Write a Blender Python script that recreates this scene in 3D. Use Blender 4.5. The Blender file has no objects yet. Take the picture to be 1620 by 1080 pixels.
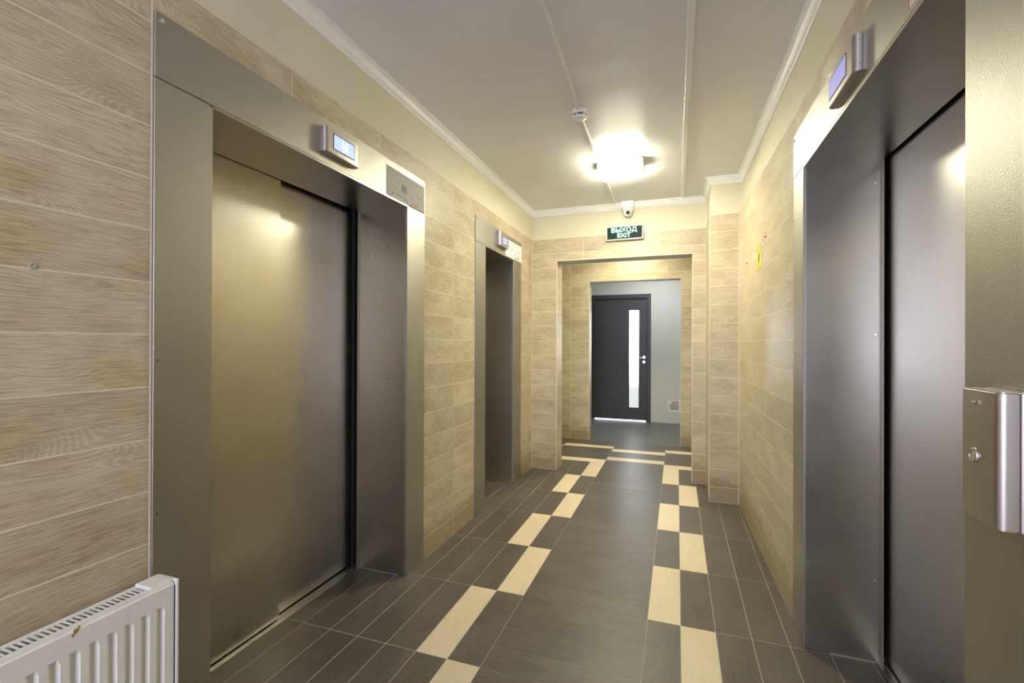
import bpy, bmesh, math, random
from mathutils import Vector, Matrix
random.seed(7)
R = math.radians
C = bpy.context.scene.collection
sc = bpy.context.scene

# ------------------------------------------------------------------ camera
CAM_H = 1.38
cam_d = bpy.data.cameras.new('camera')
cam = bpy.data.objects.new('camera', cam_d); C.objects.link(cam)
cam_d.sensor_width = 36.0
cam_d.lens = 740.33/1620*36.0
cam_d.clip_start = 0.02
yaw, pitch, roll = R(19.425), R(0.135), R(0.206)
fw = Vector((-math.sin(yaw)*math.cos(pitch), math.cos(yaw)*math.cos(pitch), math.sin(pitch)))
rt = Vector((math.cos(yaw), math.sin(yaw), 0)); up = rt.cross(fw)
r2 = math.cos(roll)*rt + math.sin(roll)*up
u2 = -math.sin(roll)*rt + math.cos(roll)*up
M = Matrix((r2, u2, -fw)).transposed().to_4x4(); M.translation = Vector((0, 0, CAM_H))
cam.matrix_world = M
sc.camera = cam

# ------------------------------------------------------------------ light settings
sc.view_settings.view_transform = 'Standard'
sc.view_settings.look = 'None'
sc.view_settings.exposure = 0.62
sc.view_settings.gamma = 1.0
sc.view_settings.use_curve_mapping = False
LAMP_POWER = 10.0        # luminaire in view
REAR_FILL_POWER = 3.0        # unseen luminaire added behind the camera as fill
MID_FILL_POWER = 18.0          # unseen luminaire added to brighten the passage
FAR_FILL_POWER = 12.0         # unseen luminaire added to brighten the room by the exit door
SKY = 7.5
w = bpy.data.worlds.new('daylight'); sc.world = w; w.use_nodes = True
bg = w.node_tree.nodes['Background']
bg.inputs[0].default_value = (0.75, 0.79, 1.0, 1); bg.inputs[1].default_value = SKY
WARM = (1.0, 0.94, 0.66)

def area(name, loc, rot, sx, sy, power, col):
    l = bpy.data.lights.new(name, 'AREA'); l.shape = 'RECTANGLE'; l.size = sx; l.size_y = sy
    l.energy = power; l.color = col
    o = bpy.data.objects.new(name, l); C.objects.link(o); o.location = loc; o.rotation_euler = rot
    return o
def point(name, loc, power, col, rad=0.06):
    l = bpy.data.lights.new(name, 'POINT'); l.energy = power; l.color = col; l.shadow_soft_size = rad
    o = bpy.data.objects.new(name, l); C.objects.link(o); o.location = loc
    return o

# ------------------------------------------------------------------ materials
class NT:
    def __init__(s, name):
        s.m = bpy.data.materials.new(name); s.m.use_nodes = True; s.t = s.m.node_tree
        s.b = s.t.nodes['Principled BSDF']
    def n(s, typ, **k):
        x = s.t.nodes.new(typ)
        for a, v in k.items():
            if a.startswith('i_'): x.inputs[a[2:].replace('_', ' ')].default_value = v
            else: setattr(x, a, v)
        return x
    def l(s, a, b): s.t.links.new(a, b)
    def math(s, op, a, b=None, clamp=False):
        x = s.t.nodes.new('ShaderNodeMath'); x.operation = op; x.use_clamp = clamp
        for i, v in enumerate((a, b)):
            if v is None: continue
            if isinstance(v, (int, float)): x.inputs[i].default_value = v
            else: s.l(v, x.inputs[i])
        return x.outputs[0]
    def ramp(s, f, stops):
        x = s.t.nodes.new('ShaderNodeValToRGB'); e = x.color_ramp.elements
        while len(e) < len(stops): e.new(0.5)
        for i, (p, c) in enumerate(stops): e[i].position = p; e[i].color = (*c, 1)
        s.l(f, x.inputs[0]); return x.outputs[0]
    def mix(s, f, a, b, typ='MIX'):
        x = s.t.nodes.new('ShaderNodeMix'); x.data_type = 'RGBA'; x.blend_type = typ
        for i, v in ((0, f), (6, a), (7, b)):
            if isinstance(v, (int, float)): x.inputs[i].default_value = v
            elif isinstance(v, tuple): x.inputs[i].default_value = (*v, 1)
            else: s.l(v, x.inputs[i])
        return x.outputs[2]
    def noise(s, vec, scale, detail=3, rough=0.55, dist=0.0):
        x = s.n('ShaderNodeTexNoise', i_Scale=scale, i_Detail=detail, i_Roughness=rough, i_Distortion=dist)
        if vec is not None: s.l(vec, x.inputs['Vector'])
        return x.outputs['Fac']
    def bump(s, h, strength, dist=0.002, prev=None):
        x = s.n('ShaderNodeBump', i_Strength=strength, i_Distance=dist); s.l(h, x.inputs['Height'])
        if prev: s.l(prev, x.inputs['Normal'])
        return x.outputs[0]
    def objvec(s, rand=True, scale=(1, 1, 1)):
        tc = s.n('ShaderNodeTexCoord').outputs['Object']
        mp = s.n('ShaderNodeMapping', i_Scale=scale)
        s.l(tc, mp.inputs['Vector'])
        if rand:
            oi = s.n('ShaderNodeObjectInfo').outputs['Random']
            c = s.n('ShaderNodeCombineXYZ')
            s.l(s.math('MULTIPLY', oi, 37.0), c.inputs[0]); s.l(s.math('MULTIPLY', oi, 91.0), c.inputs[1]); s.l(s.math('MULTIPLY', oi, 17.0), c.inputs[2])
            s.l(c.outputs[0], mp.inputs['Location'])
        return mp.outputs[0]
    def out(s, **k):
        for a, v in k.items():
            i = s.b.inputs[a.replace('_', ' ')]
            if isinstance(v, (int, float)): i.default_value = v
            elif isinstance(v, tuple): i.default_value = (*v, 1) if len(v) == 3 else v
            else: s.l(v, i)
        return s.m

def plain(name, col, rough=0.5, metal=0.0, bumpy=0.0, scale=60, spec=0.5):
    n = NT(name); v = n.objvec(False)
    f = n.noise(v, scale, 3)
    c = n.mix(f, tuple(x*0.93 for x in col), tuple(min(1, x*1.06) for x in col))
    n.out(Base_Color=c, Roughness=rough, Metallic=metal)
    n.b.inputs['Specular IOR Level'].default_value = spec
    if bumpy: n.l(n.bump(f, bumpy), n.b.inputs['Normal'])
    return n.m

def wood_tile(name, dark, mid, light, rough, grain=1.0, bump=0.35, dirt=None):
    n = NT(name)
    oi = n.n('ShaderNodeObjectInfo').outputs['Random']
    vl = n.objvec(True, (2.2, 7.0, 1.0))
    low = n.noise(vl, 1.0, 1, 0.4, 0.15)
    tc = n.n('ShaderNodeTexCoord').outputs['Object']
    sep = n.n('ShaderNodeSeparateXYZ'); n.l(tc, sep.inputs[0])
    fld = n.math('ADD', n.math('MULTIPLY', sep.outputs[1], 900.0), n.math('MULTIPLY', low, 230.0))
    jit = n.noise(n.objvec(True, (40, 40, 1)), 1.0, 2)
    fld = n.math('ADD', fld, n.math('MULTIPLY', jit, 2.2))
    s = n.math('SINE', fld)
    lines = n.math('POWER', n.math('MULTIPLY', n.math('ADD', s, 1.0), 0.5), 2.0)
    fine = n.noise(n.objvec(True, (16, 420, 1)), 1.0, 4, 0.65)
    where = n.ramp(n.noise(n.objvec(True, (3.5, 9, 1)), 1.0, 2), [(0.38, (0.12,)*3), (0.62, (1,)*3)])
    ln = n.math('MULTIPLY', n.math('MULTIPLY', lines, where), n.ramp(fine, [(0.35, (0.1,)*3), (0.55, (1,)*3)]))
    base = n.mix(n.ramp(fine, [(0.40, (0,)*3), (0.58, (1,)*3)]), dark, mid)
    c = n.mix(n.math('MULTIPLY', ln, 0.75*grain), base, light)
    blot = n.noise(n.objvec(True, (4, 8, 1)), 1.0, 3)
    c = n.mix(n.math('MULTIPLY', n.ramp(blot, [(0.4, (0,)*3), (0.7, (1,)*3)]), 0.35), c, light)
    # piece to piece tone
    tone = n.math('ADD', n.math('MULTIPLY', oi, 0.14), 0.93)
    cc = n.n('ShaderNodeCombineXYZ')
    for i in range(3): n.l(tone, cc.inputs[i])
    c = n.mix(1.0, c, cc.outputs[0], 'MULTIPLY')
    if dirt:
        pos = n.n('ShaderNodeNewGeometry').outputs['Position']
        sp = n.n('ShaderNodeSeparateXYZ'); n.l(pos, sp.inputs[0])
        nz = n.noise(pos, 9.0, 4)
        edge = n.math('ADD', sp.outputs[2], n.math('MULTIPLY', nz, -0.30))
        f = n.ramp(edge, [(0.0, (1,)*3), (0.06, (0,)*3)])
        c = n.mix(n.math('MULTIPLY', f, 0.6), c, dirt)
    rg = n.math('ADD', n.math('MULTIPLY', blot, 0.16), rough-0.06)
    n.out(Base_Color=c, Roughness=rg)
    h = n.math('ADD', n.math('MULTIPLY', ln, 0.5), fine)
    n.l(n.bump(h, bump, 0.0012), n.b.inputs['Normal'])
    return n.m

def plaster(name, col, wave=0.0, rough=0.6, grain=0.12):
    n = NT(name)
    pos = n.n('ShaderNodeNewGeometry').outputs['Position']
    f = n.noise(pos, 3.0, 5)
    c = n.mix(f, tuple(x*0.92 for x in col), tuple(min(1, x*1.06) for x in col))
    n.out(Base_Color=c, Roughness=rough)
    nb = n.bump(n.noise(pos, 120.0, 3), grain, 0.001)
    if wave:
        nb = n.bump(n.noise(pos, 2.2, 0, 0.4, 0.3), wave, 0.05, nb)
    n.l(nb, n.b.inputs['Normal'])
    return n.m

def steel(name, col, rough, leather=0.25, scale=260.0, stretch=(1, 1, 1), mottle=0.1):
    n = NT(name)
    v = n.objvec(False, stretch)
    f = n.noise(v, scale, 2, 0.5)
    big = n.noise(n.objvec(False), 4.0, 4, 0.6)
    c = n.mix(big, tuple(x*0.88 for x in col), tuple(min(1, x*1.08) for x in col))
    sm = n.ramp(n.noise(n.objvec(False, (1, 1, 0.6)), 14.0, 2, 0.7), [(0.60, (0,)*3), (0.78, (1,)*3)])
    c = n.mix(n.math('MULTIPLY', sm, mottle), c, tuple(x*0.55 for x in col))
    n.out(Base_Color=c, Metallic=1.0, Roughness=n.math('ADD', n.math('MULTIPLY', big, 0.14), rough-0.07))
    wav = n.bump(n.noise(n.objvec(False), 2.2, 0), 0.10, 0.02)
    n.l(n.bump(f, leather, 0.0008, wav), n.b.inputs['Normal'])
    return n.m

def emit(name, col, st):
    n = NT(name); n.out(Base_Color=col, Emission_Color=col, Emission_Strength=st, Roughness=0.4); return n.m

MAT = {}
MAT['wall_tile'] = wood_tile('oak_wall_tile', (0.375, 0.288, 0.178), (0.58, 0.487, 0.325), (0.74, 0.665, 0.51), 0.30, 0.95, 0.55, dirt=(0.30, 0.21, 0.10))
MAT['dark_tile'] = wood_tile('dark_floor_tile', (0.070, 0.056, 0.043), (0.110, 0.092, 0.072), (0.175, 0.152, 0.122), 0.36, 0.22, 0.16)
MAT['cream_tile'] = wood_tile('cream_floor_tile', (0.66, 0.54, 0.36), (0.74, 0.62, 0.43), (0.82, 0.72, 0.54), 0.40, 0.15, 0.08)
MAT['grout_wall'] = plain('wall_grout', (0.76, 0.69, 0.57), 0.9, bumpy=0.3)
MAT['grout_floor'] = plain('floor_grout', (0.50, 0.46, 0.39), 0.9, bumpy=0.3)
MAT['plaster'] = plaster('cream_plaster', (0.75, 0.70, 0.54), 0.12, 0.62)
MAT['grey_plaster'] = plaster('grey_plaster', (0.60, 0.60, 0.57), 0.10, 0.65)
MAT['rear_plaster'] = plaster('lilac_grey_plaster', (0.52, 0.44, 0.50), 0.10, 0.65)
MAT['ceiling'] = plaster('ceiling_paint', (0.80, 0.80, 0.815), 0.30, 0.40, 0.06)
MAT['screed'] = plaster('grey_screed', (0.12, 0.12, 0.115), 0.1, 0.42, 0.3)
MAT['white'] = plain('white_gloss_paint', (0.80, 0.80, 0.77), 0.35, scale=20)
MAT['cornice'] = plain('white_moulding', (0.90, 0.90, 0.88), 0.40, scale=20)
MAT['plastic'] = plain('white_plastic', (0.88, 0.88, 0.85), 0.4, scale=20)
MAT['steel'] = steel('satin_leather_steel', (0.45, 0.44, 0.395), 0.46, 0.75, 260.0, (1, 1, 1), 0.04)
MAT['steel_door'] = steel('satin_door_steel', (0.54, 0.52, 0.475), 0.30, 0.06, 220.0, (1, 1, 1), 0.0)
MAT['steel_box'] = steel('polished_steel', (0.54, 0.51, 0.49), 0.38, 0.05, 200)
MAT['brushed'] = steel('aluminium_sill', (0.5, 0.48, 0.44), 0.35, 0.2, 120, (1, 0.05, 1), 0.5)
MAT['black'] = plain('black_void', (0.012, 0.012, 0.013), 0.7)
MAT['rubber'] = plain('dark_rubber', (0.03, 0.03, 0.03), 0.6)
MAT['door'] = plain('graphite_door_paint', (0.045, 0.047, 0.055), 0.38, bumpy=0.08, scale=150)
MAT['chrome'] = plain('chrome', (0.75, 0.72, 0.66), 0.18, 1.0)
MAT['ink'] = plain('black_ink', (0.04, 0.04, 0.045), 0.6)
MAT['red_ink'] = plain('red_ink', (0.55, 0.05, 0.04), 0.6)
MAT['paper'] = plain('white_paper', (0.78, 0.77, 0.74), 0.6, scale=8)
MAT['foil'] = plain('silver_foil_sticker', (0.42, 0.42, 0.39), 0.6, 0.0, scale=12)
MAT['grey_ink'] = plain('grey_ink', (0.17, 0.17, 0.165), 0.6)
MAT['yellow'] = plain('yellow_sticker', (0.78, 0.66, 0.12), 0.45)
MAT['sign_face'] = plain('dark_green_sign', (0.014, 0.034, 0.026), 0.6, spec=0.15)
MAT['sign_halo'] = emit('green_glow', (0.0, 0.55, 0.25), 0.35)
MAT['sign_text'] = emit('lit_green_text', (0.45, 1.0, 0.80), 1.5)
MAT['lcd'] = emit('blue_lcd', (0.42, 0.54, 0.95), 0.62)
MAT['lcd_dim'] = emit('dim_blue_lcd', (0.30, 0.31, 0.70), 0.40)
MAT['lcd_white'] = emit('white_lcd', (0.9, 0.95, 1.0), 1.3)
MAT['lamp'] = emit('opal_diffuser', (1.0, 0.965, 0.75), 54.0)
MAT['lamp_added'] = emit('added_lamp_diffuser', (1.0, 0.95, 0.80), 3.5)  # weak glow for the added, unseen luminaires only
MAT['clear'] = plain('clear_plastic', (0.45, 0.43, 0.40), 0.1)
MAT['rust'] = plain('rust_chip', (0.36, 0.22, 0.06), 0.8)

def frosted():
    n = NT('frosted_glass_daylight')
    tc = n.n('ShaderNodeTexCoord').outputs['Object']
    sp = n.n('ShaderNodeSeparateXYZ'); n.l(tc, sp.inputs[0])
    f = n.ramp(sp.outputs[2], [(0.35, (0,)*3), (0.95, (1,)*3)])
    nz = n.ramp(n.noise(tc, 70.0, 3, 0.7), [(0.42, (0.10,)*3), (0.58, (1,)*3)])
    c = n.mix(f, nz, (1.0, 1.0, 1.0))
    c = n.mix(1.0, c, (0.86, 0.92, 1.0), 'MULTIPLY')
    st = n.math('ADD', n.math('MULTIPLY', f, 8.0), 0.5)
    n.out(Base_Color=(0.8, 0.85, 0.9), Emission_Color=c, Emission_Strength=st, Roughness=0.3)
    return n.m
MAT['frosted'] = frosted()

# ------------------------------------------------------------------ helpers
def obj(name, me, mat=None, parent=None, loc=None, rot=None):
    if isinstance(me, bmesh.types.BMesh):
        m = bpy.data.meshes.new(name); me.normal_update(); me.to_mesh(m); me.free(); me = m
    o = bpy.data.objects.new(name, me); C.objects.link(o)
    if mat is not None and not me.materials: me.materials.append(MAT[mat])
    if parent: o.parent = parent
    if loc is not None: o.location = loc
    if rot is not None: o.rotation_euler = rot
    return o
def thing(name, label, cat, loc=(0, 0, 0), rotz=0, group=None):
    o = bpy.data.objects.new(name, None); C.objects.link(o); o.empty_display_size = 0.05
    o.location = loc; o.rotation_euler = (0, 0, rotz); o['label'] = label; o['category'] = cat
    if group: o['group'] = group
    return o
def tag(o, label, cat, group=None):
    o['label'] = label; o['category'] = cat
    if group: o['group'] = group
    return o
def struct(o, label=None, cat='wall'):
    o['kind'] = 'structure'
    if label: o['label'] = label; o['category'] = cat
    return o
def box(bm, x0, x1, y0, y1, z0, z1, bev=0.0, seg=1):
    vs = [bm.verts.new((x, y, z)) for x in (x0, x1) for y in (y0, y1) for z in (z0, z1)]
    fs = [(0, 1, 3, 2), (4, 6, 7, 5), (0, 4, 5, 1), (2, 3, 7, 6), (0, 2, 6, 4), (1, 5, 7, 3)]
    F = [bm.faces.new([vs[i] for i in f]) for f in fs]
    bmesh.ops.recalc_face_normals(bm, faces=F)
    if bev:
        es = list({e for f in F for e in f.edges})
        bmesh.ops.bevel(bm, geom=es, offset=bev, segments=seg, profile=0.5, affect='EDGES')
    return bm
def bx(*a, **k): return box(bmesh.new(), *a, **k)
def prism(bm, pts, a0, a1, axis='z'):
    """extrude a closed outline between a0 and a1 along an axis"""
    def P(p, a):
        return {'z': (p[0], p[1], a), 'y': (p[0], a, p[1]), 'x': (a, p[0], p[1])}[axis]
    A = [bm.verts.new(P(p, a0)) for p in pts]; B = [bm.verts.new(P(p, a1)) for p in pts]
    F = [bm.faces.new(A), bm.faces.new(B[::-1])]
    n = len(pts)
    for i in range(n): F.append(bm.faces.new((A[i], B[i], B[(i+1) % n], A[(i+1) % n])))
    bmesh.ops.recalc_face_normals(bm, faces=F)
    return bm
def cyl(bm, c, r, h, axis='z', seg=24, r2=None):
    r2 = r if r2 is None else r2
    mt = {'z': Matrix(), 'x': Matrix.Rotation(R(90), 4, 'Y'), 'y': Matrix.Rotation(R(-90), 4, 'X')}[axis]
    bmesh.ops.create_cone(bm, cap_ends=True, segments=seg, radius1=r, radius2=r2, depth=h, matrix=Matrix.Translation(c) @ mt)
    return bm
def lathe(bm, prof, seg=32, c=(0, 0, 0)):
    rings = []
    for r, z in prof:
        rings.append([bm.verts.new((c[0]+r*math.cos(2*math.pi*i/seg), c[1]+r*math.sin(2*math.pi*i/seg), c[2]+z)) for i in range(seg)])
    for a, b in zip(rings, rings[1:]):
        for i in range(seg): bm.faces.new((a[i], a[(i+1) % seg], b[(i+1) % seg], b[i]))
    for rg in (rings[0], rings[-1]):
        try: bm.faces.new(rg)
        except Exception: pass
    bmesh.ops.recalc_face_normals(bm, faces=bm.faces[:])
    return bm
def smooth(o, ang=35):
    me = o.data
    for p in me.polygons: p.use_smooth = True
    me.set_sharp_from_angle(angle=R(ang))
    return o
def text_mesh(s, size, extrude=0.0, bold=0.0, spacing=1.0):
    cu = bpy.data.curves.new('lettering', 'FONT'); cu.body = s; cu.size = size; cu.extrude = extrude
    cu.align_x = 'CENTER'; cu.align_y = 'CENTER'; cu.space_character = spacing
    t = bpy.data.objects.new('lettering_source', cu); C.objects.link(t)
    bpy.context.view_layer.update()
    me = bpy.data.meshes.new_from_object(t.evaluated_get(bpy.context.evaluated_depsgraph_get()))
    bpy.data.objects.remove(t); bpy.data.curves.remove(cu); me.materials.clear()
    if bold:                                       # heavier strokes from slightly shifted copies
        bm = bmesh.new()
        for k, (dx, dy) in enumerate(((-1, 0), (1, 0), (0, .6), (0, -.6))):
            me.transform(Matrix.Translation((dx*bold, dy*bold, k*.00004))); bm.from_mesh(me)
            me.transform(Matrix.Translation((-dx*bold, -dy*bold, -k*.00004)))
        bm.to_mesh(me); bm.free()
    return me

# tiles share mesh data by size
_tc = {}
def tile_mesh(rects, th, matname):
    key = (tuple(tuple(round(v, 4) for v in r) for r in rects), th, matname)
    if key not in _tc:
        bm = bmesh.new()
        for (a, b, c, d) in rects: box(bm, a, b, c, d, -th, 0)
        me = bpy.data.meshes.new('tile'); bm.to_mesh(me); bm.free(); me.materials.append(MAT[matname]); _tc[key] = me
    return _tc[key]
def sub_rect(r, h):
    a, b, c, d = r; ha, hb, hc, hd = h
    if ha >= b or hb <= a or hc >= d or hd <= c: return [r]
    o = []
    if ha > a: o.append((a, ha, c, d))
    if hb < b: o.append((hb, b, c, d))
    m0, m1 = max(a, ha), min(b, hb)
    if hd < d: o.append((m0, m1, hd, d))
    if hc > c: o.append((m0, m1, c, hc))
    return o
ROWS = [2.51-0.1585*k for k in range(16)] + [0.0]
def clad(parent, org, udir, u0, u1, joints, holes=(), z0=0.0, z1=2.51, gap=0.0045, th=0.008, jig=0.0001, flip=False, rows=None):
    """wall tiles: org+udir*u along the wall; facing udir x z"""
    U = Vector(udir).normalized(); Z = Vector((0, 0, 1)); N = U.cross(Z)
    js = [u0]+[j for j in joints if u0 < j < u1]+[u1]
    rows = rows or ROWS
    for zt, zb in zip(rows, rows[1:]):
        zt_, zb_ = min(zt, z1), max(zb, z0)
        if zt_-zb_ < 0.012: continue
        for a, b in zip(js, js[1:]):
            rs = [(a+gap/2, b-gap/2, zb_+gap/2, zt_-gap/2)]
            for h in holes:
                rs = [q for r in rs for q in sub_rect(r, h)]
            rs = [r for r in rs if r[1]-r[0] > 0.006 and r[3]-r[2] > 0.006]
            if not rs: continue
            cu, cz = (a+b)/2, (zt_+zb_)/2
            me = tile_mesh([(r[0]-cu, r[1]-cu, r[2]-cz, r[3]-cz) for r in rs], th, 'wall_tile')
            o = bpy.data.objects.new('wall_tile', me); C.objects.link(o)
            mt = Matrix((U, Z, N)).transposed().to_4x4()
            mt.translation = Vector(org)+U*cu+Z*cz+N*random.uniform(-jig, jig)
            o.parent = parent; o.matrix_basis = mt

H = 2.825           # ceiling height
XL = -1.512         # left tile face
XP = -1.516         # left plaster face
YB = 4.95           # end wall face
Y2 = 6.68           # second portal wall
Y3 = 8.52           # exit wall
YR = -2.4           # rear wall

# ------------------------------------------------------------------ shell
L1 = dict(o0=0.981, i0=1.172, i1=2.400, o1=2.603)
L2 = dict(o0=3.392, i0=3.603, i1=4.310, o1=4.545)
RT = dict(o0=0.985, i0=1.178, i1=2.446, o1=2.632)
ZI, ZO = 2.18, 2.393

bm = bmesh.new()                                   # left wall
for y0, y1, z0 in ((YR-.2, L1['o0']+.02, 0), (L1['o0']+.02, L1['o1']-.02, ZO-.02), (L1['o1']-.02, L2['o0']+.02, 0), (L2['o0']+.02, L2['o1']-.02, ZO-.02), (L2['o1']-.02, YB, 0)):
    box(bm, XP-0.16, XP, y0, y1, z0, H)
wl = struct(obj('wall_left', bm, 'plaster'), 'cream plastered left wall clad in oak look tiles', 'wall')

def prx(y):                                        # right plaster face (slightly out of square)
    return 0.552 if y <= 2.60 else 0.552-(y-2.60)/(4.44-2.60)*0.020
bm = bmesh.new()
for y0, y1, z0 in ((YR-.2, RT['o0']+.02, 0), (RT['o0']+.02, RT['o1']-.02, ZO-.02), (RT['o1']-.02, 4.44, 0)):
    prism(bm, [(prx(y0), y0), (0.75, y0), (0.75, y1), (prx(y1), y1)], z0, H)
box(bm, 0.276, 0.75, 4.437, YB+.23, 0, H)           # pier
wr = struct(obj('wall_right', bm, 'plaster'), 'cream plastered right wall with a tiled pier at its far end', 'wall')

PX0, PX1, PZ = -1.232, 0.142, 2.268                # first portal
bm = bmesh.new()
box(bm, XP-.16, PX0-.006, YB+.006, 5.20, 0, H); box(bm, PX1+.006, 0.276, YB+.006, 5.20, 0, H); box(bm, PX0-.006, PX1+.006, YB+.006, 5.20, PZ+.004, H)
wb = struct(obj('wall_back', bm, 'plaster'), 'end wall with a wide square passage opening under the exit sign', 'wall')
QX0, QX1, QZ = -1.186, 0.048, 2.252                # second portal
bm = bmesh.new()
box(bm, -2.8, QX0-.006, Y2+.006, 6.88, 0, H); box(bm, QX1+.006, 1.3, Y2+.006, 6.88, 0, H); box(bm, QX0-.006, QX1+.006, Y2+.006, 6.88, QZ+.004, H)
wm = struct(obj('wall_middle', bm, 'plaster'), 'tiled wall with the second opening before the exit door', 'wall')
DX0, DX1, DZ = -1.513, -0.430, 2.242               # exit door frame
bm = bmesh.new()
box(bm, -2.8, DX0+.02, Y3, Y3+.2, 0, H); box(bm, DX1-.02, 1.3, Y3, Y3+.2, 0, H); box(bm, DX0+.02, DX1-.02, Y3, Y3+.2, DZ-.02, H)
struct(obj('wall_far', bm, 'grey_plaster'), 'pale grey plastered wall around the exit door', 'wall')
bm = bmesh.new()
box(bm, -2.95, -2.8, 5.0, Y3+.2, 0, H); box(bm, -2.8, XP-.16, 5.05, 5.20, 0, H)
struct(obj('wall_passage_left', bm, 'grey_plaster'))
bm = bmesh.new()
box(bm, 1.3, 1.45, 5.0, Y3+.2, 0, H); box(bm, 0.75, 1.3, 5.05, 5.20, 0, H)
struct(obj('wall_passage_right', bm, 'grey_plaster'))
WX0, WX1, WZ0, WZ1 = -1.30, 0.35, 0.60, 2.62        # window behind the camera
bm = bmesh.new()
box(bm, XP-.16, WX0, YR-.3, YR, 0, H); box(bm, WX1, .75, YR-.3, YR, 0, H); box(bm, WX0, WX1, YR-.3, YR, 0, WZ0); box(bm, WX0, WX1, YR-.3, YR, WZ1, H)
struct(obj('wall_front', bm, 'rear_plaster'), 'plain wall with a window behind the viewpoint', 'wall')
bm = bmesh.new(); y = YR-.15
for a, b, c, d in ((WX0, WX1, WZ0, WZ0+.06), (WX0, WX1, WZ1-.06, WZ1), (WX0, WX0+.06, WZ0, WZ1), (WX1-.06, WX1, WZ0, WZ1), (-.54, -.46, WZ0, WZ1), (WX0, WX1, 1.85, 1.90)):
    box(bm, a, b, y-.03, y+.03, c, d)
struct(obj('window_1', bm, 'white'))
po = area('window_daylight', ((WX0+WX1)/2, YR-.31, (WZ0+WZ1)/2), (R(90), 0, 0), WX1-WX0, WZ1-WZ0, 1.0, (1, 1, 1))
po.data.cycles.is_portal = True; po.rotation_euler = (R(-90), 0, R(180)) if False else (R(90), 0, R(0))

ceil = struct(obj('ceiling', bx(-2.95, 1.45, YR-.3, Y3+.2, H, H+.15), 'ceiling'), 'off-white painted ceiling with gentle undulations', 'ceiling')
fl = struct(obj('floor', bx(-2.95, 1.45, YR-.3, 6.655, -.12, -0.0003), 'grout_floor'), 'dark tiled floor with cream chequer stripes', 'floor')
struct(obj('floor_screed', bx(-2.95, 1.45, 6.655, Y3+.3, -.12, 0.0), 'screed'), 'plain grey screed floor before the exit door', 'floor')

# tile beds (grout) a hair behind the tile faces
def bed(parent, pts, z0, z1):
    o = obj('tile_bed', prism(bmesh.new(), pts, z0, z1), 'grout_wall', parent); return o
G = 0.0003
for y0, y1, z0 in ((YR, L1['o0'], 0), (L1['o0'], L1['o1'], ZO), (L1['o1'], L2['o0'], 0), (L2['o0'], L2['o1'], ZO), (L2['o1'], YB, 0)):
    bed(wl, [(XP-.01, y0), (XL-G, y0), (XL-G, y1), (XP-.01, y1)], z0, 2.509)
clad(wl, (XL, 0, 0), (0, 1, 0), -1.2, L1['o0']-.004, [-0.82, -0.22, 0.38])
o_ = obj('rear_tile_cladding', bx(XP, XL, YR, -1.2, 0, 2.51), 'wall_tile', wl); o_['kind'] = 'stuff'
clad(wl, (XL, 0, 0), (0, 1, 0), L1['o0'], L1['o1'], [1.528, 2.14], z0=ZO)
clad(wl, (XL, 0, 0), (0, 1, 0), L1['o1'], L2['o0'], [3.03])
clad(wl, (XL, 0, 0), (0, 1, 0), L2['o0'], L2['o1'], [3.99], z0=ZO)
clad(wl, (XL, 0, 0), (0, 1, 0), L2['o1'], YB-.002, [4.79])

# right wall cladding: a wedge
RA, RB = Vector((0.549, 2.632, 0)), Vector((0.503, 4.430, 0))
ud = (RB-RA).normalized(); ln = (RB-RA).length
nrm = ud.cross(Vector((0, 0, 1)))                  # should face -x
sgn = -1 if nrm.x > 0 else 1
a, b = RA-Vector((-G, 0, 0)), RB-Vector((-G, 0, 0))
bed(wr, [(a.x, a.y), (b.x, b.y), (0.57, b.y), (0.57, a.y)], 0, 2.509)
clad(wr, RB, -ud, 0.0, ln, [ln-.2, ln-.8, ln-1.4]) if (-ud).cross(Vector((0, 0, 1))).x < 0 else clad(wr, RA, ud, 0.0, ln, [.2, .8, 1.4])
def clad_r(u0, u1, joints, **k):                   # straight parts of the right wall at x=0.549
    clad(wr, (0.549, 0, 0), (0, 1, 0) if Vector((0, 1, 0)).cross(Vector((0, 0, 1))).x < 0 else (0, -1, 0), *( (u0, u1, joints) if Vector((0, 1, 0)).cross(Vector((0, 0, 1))).x < 0 else (-u1, -u0, [-j for j in joints])), **k)
clad_r(RT['o0'], RT['o1'], [2.208, 1.608], z0=ZO)
bed(wr, [(0.549+G, RT['o0']), (0.57, RT['o0']), (0.57, RT['o1']), (0.549+G, RT['o1'])], ZO, 2.509)
o_ = obj('rear_tile_cladding', bx(.549, .57, YR, RT['o0'], 0, 2.51), 'wall_tile', wr); o_['kind'] = 'stuff'
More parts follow.
